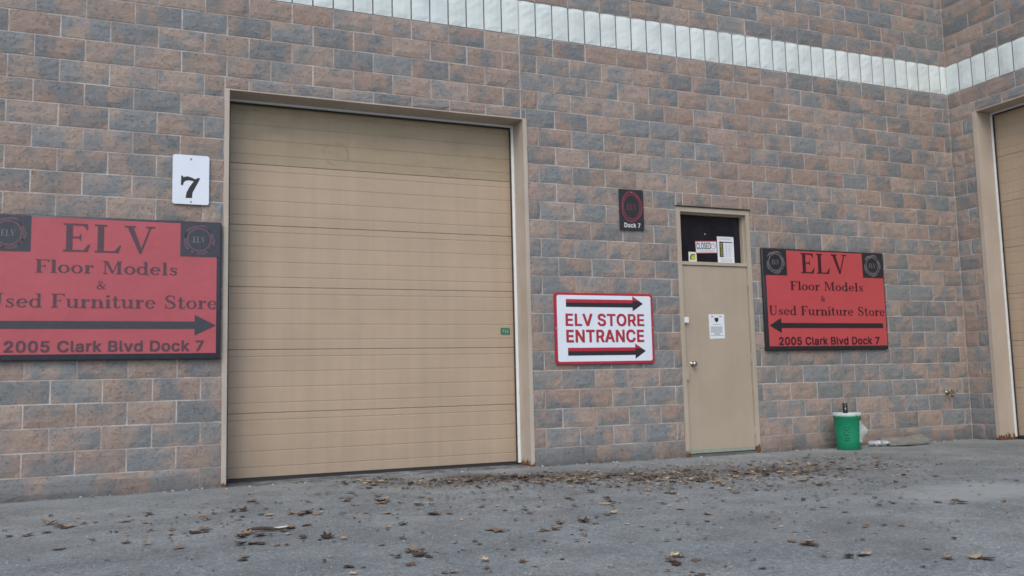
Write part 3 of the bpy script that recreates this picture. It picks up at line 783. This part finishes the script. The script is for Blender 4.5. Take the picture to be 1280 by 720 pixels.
g.rect(7.270, 1.512, 7.385, 1.517)
for i in range(9):
    z = 1.482-i*.0125; g.rect(7.238, z, 7.416 - rg.uniform(0, .02), z+.007) if i not in (6, 7) else g.rect(7.285, z, 7.37, z+.007)
printed('notice_print', g.p, .0176, MAT['paperg'], pn)

# ------------------------------------------------------------------ banners
def emblem(parent, cx, cz, r, y, ring, txt, face=None):
    g = ell(cx, cz, r, r*1.02, r*.06, 44, .05, .6, 5) + ell(cx, cz, r*.94, r*.97, r*.05, 44, .06, 2.2, 4) + ell(cx, cz, r*.78, r*.80, r*.07, 36)
    printed('emblem_ring', g, y, ring, parent)
    printed('emblem_lettering', fit(serif('ELV'), cx-r*.42, cz-r*.22, cx+r*.42, cz+r*.20), y-.001, txt, parent)
def banner(x0, x1, z0, z1, th, arrow_right, lab, black, red, ink, ring, lay_, edge, name='store_banner'):
    b = root(name, lab, 'banner', ((x0+x1)/2, 0, z0), 'red furniture store banners on the wall')
    yf = -th
    bm = bmesh.new(); box(bm, x0, x1, yf, -.012, z0, z1, .012)
    # slightly slack edges of the vinyl wrapped round its frame
    for v in bm.verts:
        v.co.z += .004*math.sin(v.co.x*7.3)*(1 if v.co.z > (z0+z1)/2 else -1)
    obj('frame', bm, black, b, True)
    e0, e1, eb, et = edge
    bm = bmesh.new(); nx, nz = 40, 26
    vv = [[bm.verts.new((x0+e0+(x1-e1-x0-e0)*i/nx, yf-.002-.0012*noise.noise(Vector((i*.35, j*.3, x0))), z0+eb+(z1-et-z0-eb)*j/nz)) for i in range(nx+1)] for j in range(nz+1)]
    for j in range(nz):
        for i in range(nx): bm.faces.new((vv[j][i], vv[j][i+1], vv[j+1][i+1], vv[j+1][i]))
    obj('printed_face', bm, red, b, True)
    y = yf-.0050
    lw = lay_['logo']
    for (a, c_) in ((x0+.012, x0+lw[0]), (x1-lw[1], x1-.012)):
        plate('emblem_panel', [(a, z1-lw[2]), (c_, z1-lw[2]), (c_, z1-.012), (a, z1-.012)], yf-.0005, y+.0006, black, b)
        cx = (a+c_)/2+(.006 if a < (x0+x1)/2 else -.012); emblem(b, cx, z1-lw[2]/2-.005, .128, y-.0005, ring, MAT['logotxt'])
    for key, kind in (('ELV', 's'), ('Floor Models', 's'), ('&', 's'), ('Used Furniture Store', 's'), ('2005 Clark Blvd Dock 7', 'a')):
        bx = lay_[key]; ps = serif(key) if kind == 's' else sans(key, .045)
        printed('lettering', fit(ps, *bx), y, ink, b)
    a0, a1, ac, aw, hl, hw = lay_['arrow']
    g = G()
    if arrow_right: g.rect(a0, ac-aw/2, a1-hl, ac+aw/2).poly([(a1-hl, ac-hw/2), (a1, ac), (a1-hl, ac+hw/2)])
    else: g.rect(a0+hl, ac-aw/2, a1, ac+aw/2).poly([(a0+hl, ac-hw/2), (a0, ac), (a0+hl, ac+hw/2)])
    printed('arrow', g.p, y, MAT['signdark'] if not arrow_right else black, b)
    return b
banner(-.135, 1.792, 1.180, 2.440, .062, True, 'large red banner with an arrow pointing right, left of the loading door', MAT['blackL'], MAT['redL'], MAT['inkL'], MAT['ringL'],
       {'ELV': (.478, 2.128, 1.218, 2.374), 'Floor Models': (.272, 1.938, 1.410, 2.052), '&': (.752, 1.800, .828, 1.874), 'Used Furniture Store': (-.085, 1.634, 1.756, 1.757),
        '2005 Clark Blvd Dock 7': (.055, 1.252, 1.645, 1.352), 'arrow': (-.06, 1.745, 1.488, .066, .18, .185), 'logo': (.365, .358, .325)}, (.035, .042, .055, .022))
banner(7.970, 9.888, 1.203, 2.432, .052, False, 'smaller red banner with an arrow pointing left, right of the tan entrance door', MAT['black'], MAT['redR'], MAT['inkR'], MAT['logotxt'],
       {'ELV': (8.552, 2.142, 9.272, 2.388), 'Floor Models': (8.372, 1.932, 9.512, 2.040), '&': (8.83, 1.795, 8.90, 1.868), 'Used Furniture Store': (8.035, 1.624, 9.850, 1.737),
        '2005 Clark Blvd Dock 7': (8.158, 1.264, 9.735, 1.362), 'arrow': (8.030, 9.810, 1.500, .060, .175, .180), 'logo': (.362, .358, .325)}, (.045, .022, .048, .020))

# ------------------------------------------------------------------ entrance sign
es = root('entrance_sign', 'white store entrance sign with a red rim and two arrows', 'sign', (5.82, 0, 1.08))
plate('sign_rim', rrect(5.205, 1.078, 6.428, 1.850, .035), -.018, -.036, MAT['signred'], es)
plate('sign_face', rrect(5.232, 1.106, 6.402, 1.824, .022), -.036, -.0375, MAT['platewhite'], es)
def arrow2(x0, x1, zc, dz, w):
    a = G().rect(x0, zc+.006, x1-.135, zc+w/2).poly([(x1-.135, zc+.03), (x1-.045, zc+.03), (x1-.135, zc+.085)]).p
    b_ = G().rect(x0, zc-w/2, x1-.135, zc+.006).poly([(x1-.135, zc-.085), (x1, zc-.0), (x1-.045, zc+.03), (x1-.135, zc+.03)]).p
    return a, b_
for x0, x1, zc in ((5.340, 6.302, 1.738), (5.350, 6.318, 1.212)):
    a, b_ = arrow2(x0, x1, zc, 0, .085)
    printed('arrow', b_, -.0382, MAT['signdark'], es)
    printed('arrow', a, -.0382, MAT['signred'], es)
for txt, bx in (('ELV STORE', (5.330, 1.490, 6.308, 1.626)), ('ENTRANCE', (5.334, 1.312, 6.298, 1.452))):
    ps = sans(txt, .042)
    sh_ = fit(ps, bx[0]+.004, bx[1]-.004, bx[2]+.004, bx[3]-.004); printed('lettering_shadow', sh_, -.0381, MAT['signdark'], es)
    printed('lettering', fit(ps, *bx), -.0394, MAT['signred'], es)
for x, z in ((5.225, 1.462), (6.410, 1.470)):
    bm = bmesh.new(); lathe(bm, [(.012, 0), (.012, .004), (.006, .006)], x, -.034, 10, 'Y', z); obj('screw', bm, MAT['steel'], es)

# small dock plaque
dp = root('dock_plaque', 'small black plaque with a red oval emblem above the entrance sign', 'sign', (6.20, 0, 2.57))
plate('plaque_board', rrect(6.050, 2.572, 6.362, 3.036, .008), -.022, -.032, MAT['black'], dp)
cx, cz = 6.207, 2.838
printed('emblem_ring', ell(cx, cz, .128, .168, .014, 44, .03, .4, 3)+ell(cx, cz, .108, .140, .010, 44), -.0326, MAT['logored'], dp)
printed('emblem_lettering', fit(serif('ELV'), cx-.062, cz-.040, cx+.062, cz+.030), -.0330, MAT['logored'], dp)
printed('lettering', fit(sans('Dock 7', .03), 6.105, 2.600, 6.312, 2.652), -.0330, MAT['printwhite'], dp)
bm = bmesh.new(); lathe(bm, [(.007, 0), (.006, .003)], cx, -.032, 10, 'Y', 3.000); obj('screw', bm, MAT['steel'], dp)

# number plate 7
np_ = root('number_plate', 'white plate with a black 7 above the red banner', 'sign', (1.52, 0, 2.60))
plate('plate_sheet', rrect(1.359, 2.604, 1.678, 3.066, .022), -.030, -.034, MAT['platewhite'], np_)
pts = [(370, 400), (388, 400), (392, 415), (430, 402), (470, 412), (510, 430), (535, 415), (560, 413), (545, 450), (510, 520), (485, 570), (480, 628), (415, 628), (425, 570), (455, 510), (495, 450), (450, 445), (415, 450), (395, 470), (390, 498), (368, 498)]
sv = [(1.359+(x-285)/365*.319, 3.066-((y-180)/512)*.462-(.0)) for x, y in pts]
from mathutils.geometry import tessellate_polygon
tri = tessellate_polygon([[Vector((a, b, 0)) for a, b in sv]])
printed('numeral', [[sv[i] for i in t_] for t_ in tri], -.0348, MAT['ink'], np_)
for x, z in ((1.516, 3.030), (1.520, 2.628)):
    bm = bmesh.new(); lathe(bm, [(.008, 0), (.008, .004), (.003, .006)], x, -.034, 10, 'Y', z); obj('bolt', bm, MAT['brass'], np_)

# ------------------------------------------------------------------ things by the wall
# green pail
bx, by = 8.90, -.30; g0 = gz(bx, by)
pl = root('green_pail', 'green plastic pail with a white lid standing against the wall', 'pail', (bx, by, g0))
bm = bmesh.new(); lathe(bm, [(.118, .002), (.124, .006), (.130, .10), (.136, .20), (.143, .33), (.147, .335), (.147, .345), (.145, .37)], bx, by, 36, 'Z', g0)
obj('pail_body', bm, MAT['green'], pl, True)
bm = bmesh.new(); lathe(bm, [(.150, .352), (.153, .356), (.153, .378), (.146, .384), (.140, .378), (.02, .377)], bx, by, 36, 'Z', g0)
obj('pail_lid', bm, MAT['lid'], pl, True)
bm = bmesh.new(); tube(bm, [(bx-.02, by-.152, g0+.37), (bx+.005, by-.157, g0+.345), (bx+.06, by-.148, g0+.300), (bx+.12, by-.105, g0+.31), (bx+.152, by-.01, g0+.345)], .0028, 6)
obj('wire_handle', bm, MAT['steel'], pl, True)
g = G()
for i, (a, b_, c_) in enumerate(((-.030, .225, .040), (-.022, .20, .03), (-.034, .175, .045), (-.028, .150, .03), (-.024, .12, .038), (-.03, .095, .032))): g.rect(a, b_, c_-.01, b_+.013)
bm = bmesh.new()
for q in g.p:
    vs = []
    for a, b_ in q:
        an = -2.40 + a/.14; rr = .1375+.010*(b_/.37) -.0005
        rr = .1232 + .0200*(b_/.33) + .0030
        vs.append(bm.verts.new((bx+rr*math.cos(an), by+rr*math.sin(an), g0+b_)))
    bm.faces.new(vs)
obj('worn_print', bm, MAT['greend'], pl)
# paper sheet leaning off the pail's side
bm = bmesh.new(); rows = []
for j in range(9):
    t_ = j/8; z = g0+.305-.225*t_; row = []
    for i in range(6):
        s = i/5; an = -1.32 + .62*s
        rr = .1232+.020*((z-g0)/.33)+.006
        fl = max(0, s-.45)*(.18*math.sin(min(1, t_*1.15)*math.pi*.85)**2)
        row.append(bm.verts.new((bx+1.08*(rr+fl)*math.cos(an), by+1.08*(rr+fl*.3)*math.sin(an), g0+1.13*(z-g0) - .012*s*math.sin(t_*7))))
    rows.append(row)
for j in range(8):
    for i in range(5): bm.faces.new((rows[j][i], rows[j][i+1], rows[j+1][i+1], rows[j+1][i]))
tag(obj('paper_sheet', bm, MAT['lid'], None, True), 'curled white sheet stuck to the side of the green pail', 'paper')
pl.scale = (1.08, 1.08, 1.13)
# drink can on the lid
cx, cy = bx-.030, by-.01; c0 = g0+.3775*1.13
cn = root('drink_can', 'slim black drink can standing on the white pail lid', 'can', (cx, cy, c0))
bm = bmesh.new(); lathe(bm, [(.024, 0), (.029, .006), (.029, .112), (.024, .122)], cx, cy, 24, 'Z', c0); obj('can_body', bm, MAT['can'], cn, True)
bm = bmesh.new(); lathe(bm, [(.0235, .122), (.0245, .125), (.022, .125), (.021, .121)], cx, cy, 24, 'Z', c0); obj('can_top', bm, MAT['steel'], cn, True)
bm = bmesh.new()
for q in G().path([(.006, .075), (-.004, .062), (.006, .052), (-.002, .038)], [.004, .007, .007, .003]).rect(-.012, .095, .012, .102).p:
    bm.faces.new([bm.verts.new((cx+.0294*math.cos(-2.3+a/.029), cy+.0294*math.sin(-2.3+a/.029), c0+b_)) for a, b_ in q])
obj('can_print', bm, MAT['printwhite'], cn)
# bundled newspaper in plastic
def lump(cx, cy, L, W_, Hh, ang, seed, nx=14, ny=10):
    bm = bmesh.new(); rr = []
    for i in range(nx+1):
        s = i/nx; ring = []
        taper = (max(0.02, math.sin(math.pi*min(1, s*1.03+.02)))**.35)
        for k in range(ny):
            a = 2*math.pi*k/ny; n_ = noise.noise(Vector((s*7+seed, math.cos(a)*1.7, math.sin(a)*1.7)))
            rx = taper*(1+.30*n_); u = (s-.5)*L; v = W_/2*rx*math.cos(a); h = Hh*.5*(1+rx*math.sin(a)*(.9+.3*n_))
            x = cx+u*math.cos(ang)-v*math.sin(ang); y = cy+u*math.sin(ang)+v*math.cos(ang)
            ring.append(bm.verts.new((x, y, gz(x, y)+max(.001, h))))
        rr.append(ring)
    for a, b_ in zip(rr, rr[1:]):
        for k in range(ny): bm.faces.new((a[k], a[(k+1) % ny], b_[(k+1) % ny], b_[k]))
    bm.faces.new(rr[0]); bm.faces.new(rr[-1]); return bm
tag(obj('newspaper_bundle', lump(9.50, -.19, .30, .12, .075, R(-22), 3.1), MAT['bag'], None, False), 'crumpled plastic wrapped newspaper on the ground beside the green pail', 'newspaper')
# flattened cardboard
bm = bmesh.new(); ol = [(-.33, -.10), (-.16, -.20), (.10, -.16), (.34, -.13), (.36, .06), (.18, .15), (-.10, .13), (-.30, .10)]
a_ = []; b__ = []; ccx, ccy = 9.88, -.20
for i, (x, y) in enumerate(ol):
    zt = .030 + .028*max(0, noise.noise(Vector((x*4, y*4, 9)))+.3) + (.055 if y > 0 else 0)
    a_.append(bm.verts.new((ccx+x, ccy+y, gz(ccx, ccy)+zt))); b__.append(bm.verts.new((ccx+x*1.0, ccy+y, gz(ccx, ccy)+zt-.022)))
ct = bm.verts.new((ccx, ccy+.02, gz(ccx, ccy)+.085)); cb = bm.verts.new((ccx, ccy+.02, gz(ccx, ccy)+.06))
for i in range(8):
    j = (i+1) % 8; bm.faces.new((a_[i], a_[j], ct)); bm.faces.new((b__[i], cb, b__[j])); bm.faces.new((a_[i], b__[i], b__[j], a_[j]))
tag(obj('cardboard_sheet', bm, MAT['card']), 'flattened grey cardboard lying at the foot of the wall near the corner', 'cardboard')
# hose bib on the wall
tp = root('wall_tap', 'small metal hose tap low on the wall near the corner', 'tap', (10.885, 0, .63))
bm = bmesh.new(); lathe(bm, [(.030, .012), (.030, .018), (.013, .020), (.013, .085), (.016, .085), (.016, .10)], 10.885, 0, 14, 'Y', .63); obj('tap_body', bm, MAT['brass'], tp, True)
bm = bmesh.new(); tube(bm, [(10.885, -.07, .63), (10.885, -.085, .605), (10.88, -.095, .575)], .014, 10); obj('spout', bm, MAT['brass'], tp, True)
for cx_, nm in ((10.84, 'tap_handle'), (10.94, 'tap_handle')):
    bm = bmesh.new(); P = [(cx_+.026*math.cos(2*math.pi*i/14), -.105-.01*math.sin(2*math.pi*i/14), .640+.026*math.sin(2*math.pi*i/14)) for i in range(15)]
    tube(bm, P, .0055, 6); box(bm, cx_-.024, cx_+.024, -.108, -.100, .636, .644)
    obj(nm, bm, MAT['steel'], tp, True)
# curved strip of bark lying among the leaves
bm = bmesh.new(); P = []
for i in range(13):
    s = i/12; P.append((1.70+.29*s, -2.69-.03*s+.02*math.sin(s*5), gz(1.9, -2.7)+.010+.016*s+.006*math.sin(s*6)))
bk = root('bark_strip', 'curved dark strip of bark with a pale end among leaves on the left asphalt', 'bark', (1.9, -2.72, gz(1.9, -2.7)))
tube(bm, P, [.004+.008*math.sin(math.pi*min(.97, max(.05, i/12))) for i in range(13)], 7); obj('bark_piece', bm, MAT['bark'], bk, True)
bm = bmesh.new(); tube(bm, [(a, b_-.002, c_+.007) for a, b_, c_ in P[8:13]], [.003, .006, .0065, .006, .002], 6); obj('split_end', bm, MAT['pale'], bk, True)

# ------------------------------------------------------------------ leaves
def leaf_bm(seed, curl):
    rr = random.Random(seed); bm = bmesh.new()
    lob = rr.choice((5, 5, 7)); n = lob*2+2; ring = []
    c0 = bm.verts.new((0, 0, .0))
    for i in range(n):
        a = math.pi*1.5+2*math.pi*i/n; r = (.50 if i % 2 == 0 else .34)*rr.uniform(.72, 1.15)
        if i == 0: r = .28
        x, y = r*math.cos(a), r*math.sin(a)*1.15
        z = curl*(abs(x)**1.6)*1.8 + curl*.5*(y*y)*rr.uniform(.2, 2) + rr.uniform(-.02, .08)*curl
        ring.append(bm.verts.new((x, y, z)))
    mids = []
    for i in range(n):
        v = ring[i].co*.5; mids.append(bm.verts.new((v.x, v.y, v.z*.45+rr.uniform(.0, .05))))
    for i in range(n):
        j = (i+1) % n; bm.faces.new((ring[i], ring[j], mids[j], mids[i])); bm.faces.new((mids[i], mids[j], c0))
    s0 = bm.verts.new((-.012, -.28, .02)); s1 = bm.verts.new((.012, -.28, .02)); s2 = bm.verts.new((.03, -.62, .05)); bm.faces.new((s0, s1, s2))
    return bm
LV = [mesh(leaf_bm(100+k, c_), 'fallen_leaf', MAT['leaf'], True) for k, c_ in enumerate((.06, .15, .22, .30, .38, .10, .25, .50))]
KIND = ['nearly flat', 'slightly curled', 'half curled', 'curled', 'tightly curled', 'slightly curled', 'half curled', 'folded']
rl = random.Random(21)
zones = [  # x, y, sx, sy, individual leaves, place, size factor
    (3.05, -.45, .22, .16, 12, 'at the left end of the leaf drift', .85),
    (3.95, -.92, .42, .18, 30, 'in the drift before the loading door', .9),
    (4.75, -1.35, .42, .24, 30, 'in the drift by the right jamb of the loading door', .9),
    (5.55, -1.75, .35, .26, 30, 'in the drift below the entrance sign', .95),
    (6.60, -1.75, .60, .45, 44, 'scattered before the tan entrance door', .9),
    (7.75, -1.45, .45, .35, 22, 'scattered before the green pail', .85),
    (4.6, -2.6, 1.1, .55, 30, 'on open asphalt in front of the leaf drift', .85),
    (3.0, -1.9, .9, .5, 22, 'on asphalt before the middle of the loading door', .85),
    (1.2, -1.9, .6, .45, 14, 'on the asphalt below the large red banner', .95),
    (6.6, -3.3, .9, .55, 14, 'on the bare asphalt at the right', .85),
    (4.4, -4.4, .9, .6, 14, 'on the nearest asphalt at the right', .75),
    (2.6, -4.0, .6, .5, 8, 'on the nearest asphalt in the middle', .75)]
spots = [((1.43, -2.40), 3), ((.49, -1.95), 2), ((.70, -1.76), 2), ((1.70, -2.80), 4), ((2.05, -2.70), 4), ((2.20, -2.12), 6), ((2.44, -3.93), 4), ((3.56, -4.72), 6), ((2.97, -2.65), 3), ((2.84, -1.87), 4), ((6.32, -3.98), 5), ((4.43, -4.64), 5), ((4.43, -5.08), 3), ((4.85, -5.42), 4), ((1.72, -3.1), 3), ((1.62, -3.55), 2), ((2.05, -3.15), 2), ((3.4, -3.6), 2), ((3.75, -3.5), 3), ((3.15, -3.45), 2), ((4.05, -3.35), 2)]
def put_leaf(x, y, s, place, big=False):
    k = rl.randrange(8)
    o = link('fallen_leaf', LV[k], None, (x, y, gz(x, y)+.004+rl.uniform(0, .006)), (rl.uniform(-.13, .13), rl.uniform(-.13, .13), rl.uniform(0, 6.28)), (s, s*rl.uniform(.65, 1), s*rl.uniform(.5, 1.1)))
    tag(o, KIND[k]+' dry brown leaf '+place, 'leaf', 'dry leaves fallen on the asphalt')
for (x, y, sx, sy, n, place, fs) in zones:
    for i in range(n):
        px, py = rl.gauss(x, sx), min(-.08, rl.gauss(y, sy))
        put_leaf(px, py, rl.uniform(.055, .115)*fs, place)
for (x, y), n in spots:
    for i in range(n):
        near = 'beside the bark strip' if abs(x-1.9) < .3 and abs(y+2.75) < .3 else 'in a small clump on the near asphalt' if y < -3 else 'in a small clump on the left asphalt' if x < 3 else 'in a small clump on open asphalt'
        put_leaf(x+rl.gauss(0, .055), y+rl.gauss(0, .05), rl.uniform(.075, .115)*(.85 if y < -3.5 else 1), near)
# broken leaf crumbs and fine litter
bm = bmesh.new(); rs = random.Random(77)
def crumb(x, y, s):
    n = rs.choice((3, 4, 5)); a0 = rs.uniform(0, 6.28); z = gz(x, y)+.003
    try: bm.faces.new([bm.verts.new((x+s*math.cos(a0+6.283*i/n)*rs.uniform(.5, 1), y+s*math.sin(a0+6.283*i/n)*rs.uniform(.5, 1), z+rs.uniform(0, s*.5))) for i in range(n)])
    except ValueError: pass
for (x, y, sx, sy, n, place, fs) in zones:
    for i in range(n*(19 if fs in (.9, .95) and y > -1.8 else 9)): crumb(rs.gauss(x, sx*1.15), min(-.03, rs.gauss(y, sy*1.2)), rs.uniform(.006, .030))
for i in range(900): crumb(rs.uniform(-.5, 9.5), rs.uniform(-6, -.05), rs.uniform(.004, .018))
for i in range(260): crumb(rs.uniform(-.5, 11.2), -abs(rs.gauss(0, .05))-.015, rs.uniform(.005, .02))
tag(obj('leaf_litter', bm, MAT['litter']), 'fine brown leaf crumbs scattered over the asphalt', 'leaf litter', None, 'stuff')
# pale grit and pebbles along the wall foot
bm = bmesh.new()
for i in range(420):
    if i < 150: x, y, s = rs.uniform(-.5, 11.2), -abs(rs.gauss(0, .06))-.02, rs.uniform(.004, .014)
    else: x, y, s = rs.uniform(-.5, 10), rs.uniform(-6, -.1), rs.uniform(.0025, .006)
    if DOX0 < x < DOX1 and y > -.1 or (PX0 < x < PX1 and y > -.1): continue
    r_ = bmesh.ops.create_icosphere(bm, subdivisions=1, radius=s)
    for v in r_['verts']: v.co = Vector((v.co.x*rs.uniform(.8, 1.5)+x, v.co.y+y, v.co.z*.6+gz(x, y)+s*.3))
tag(obj('grit', bm, MAT['grit']), 'pale grit and small stones along the foot of the wall', 'grit', None, 'stuff')
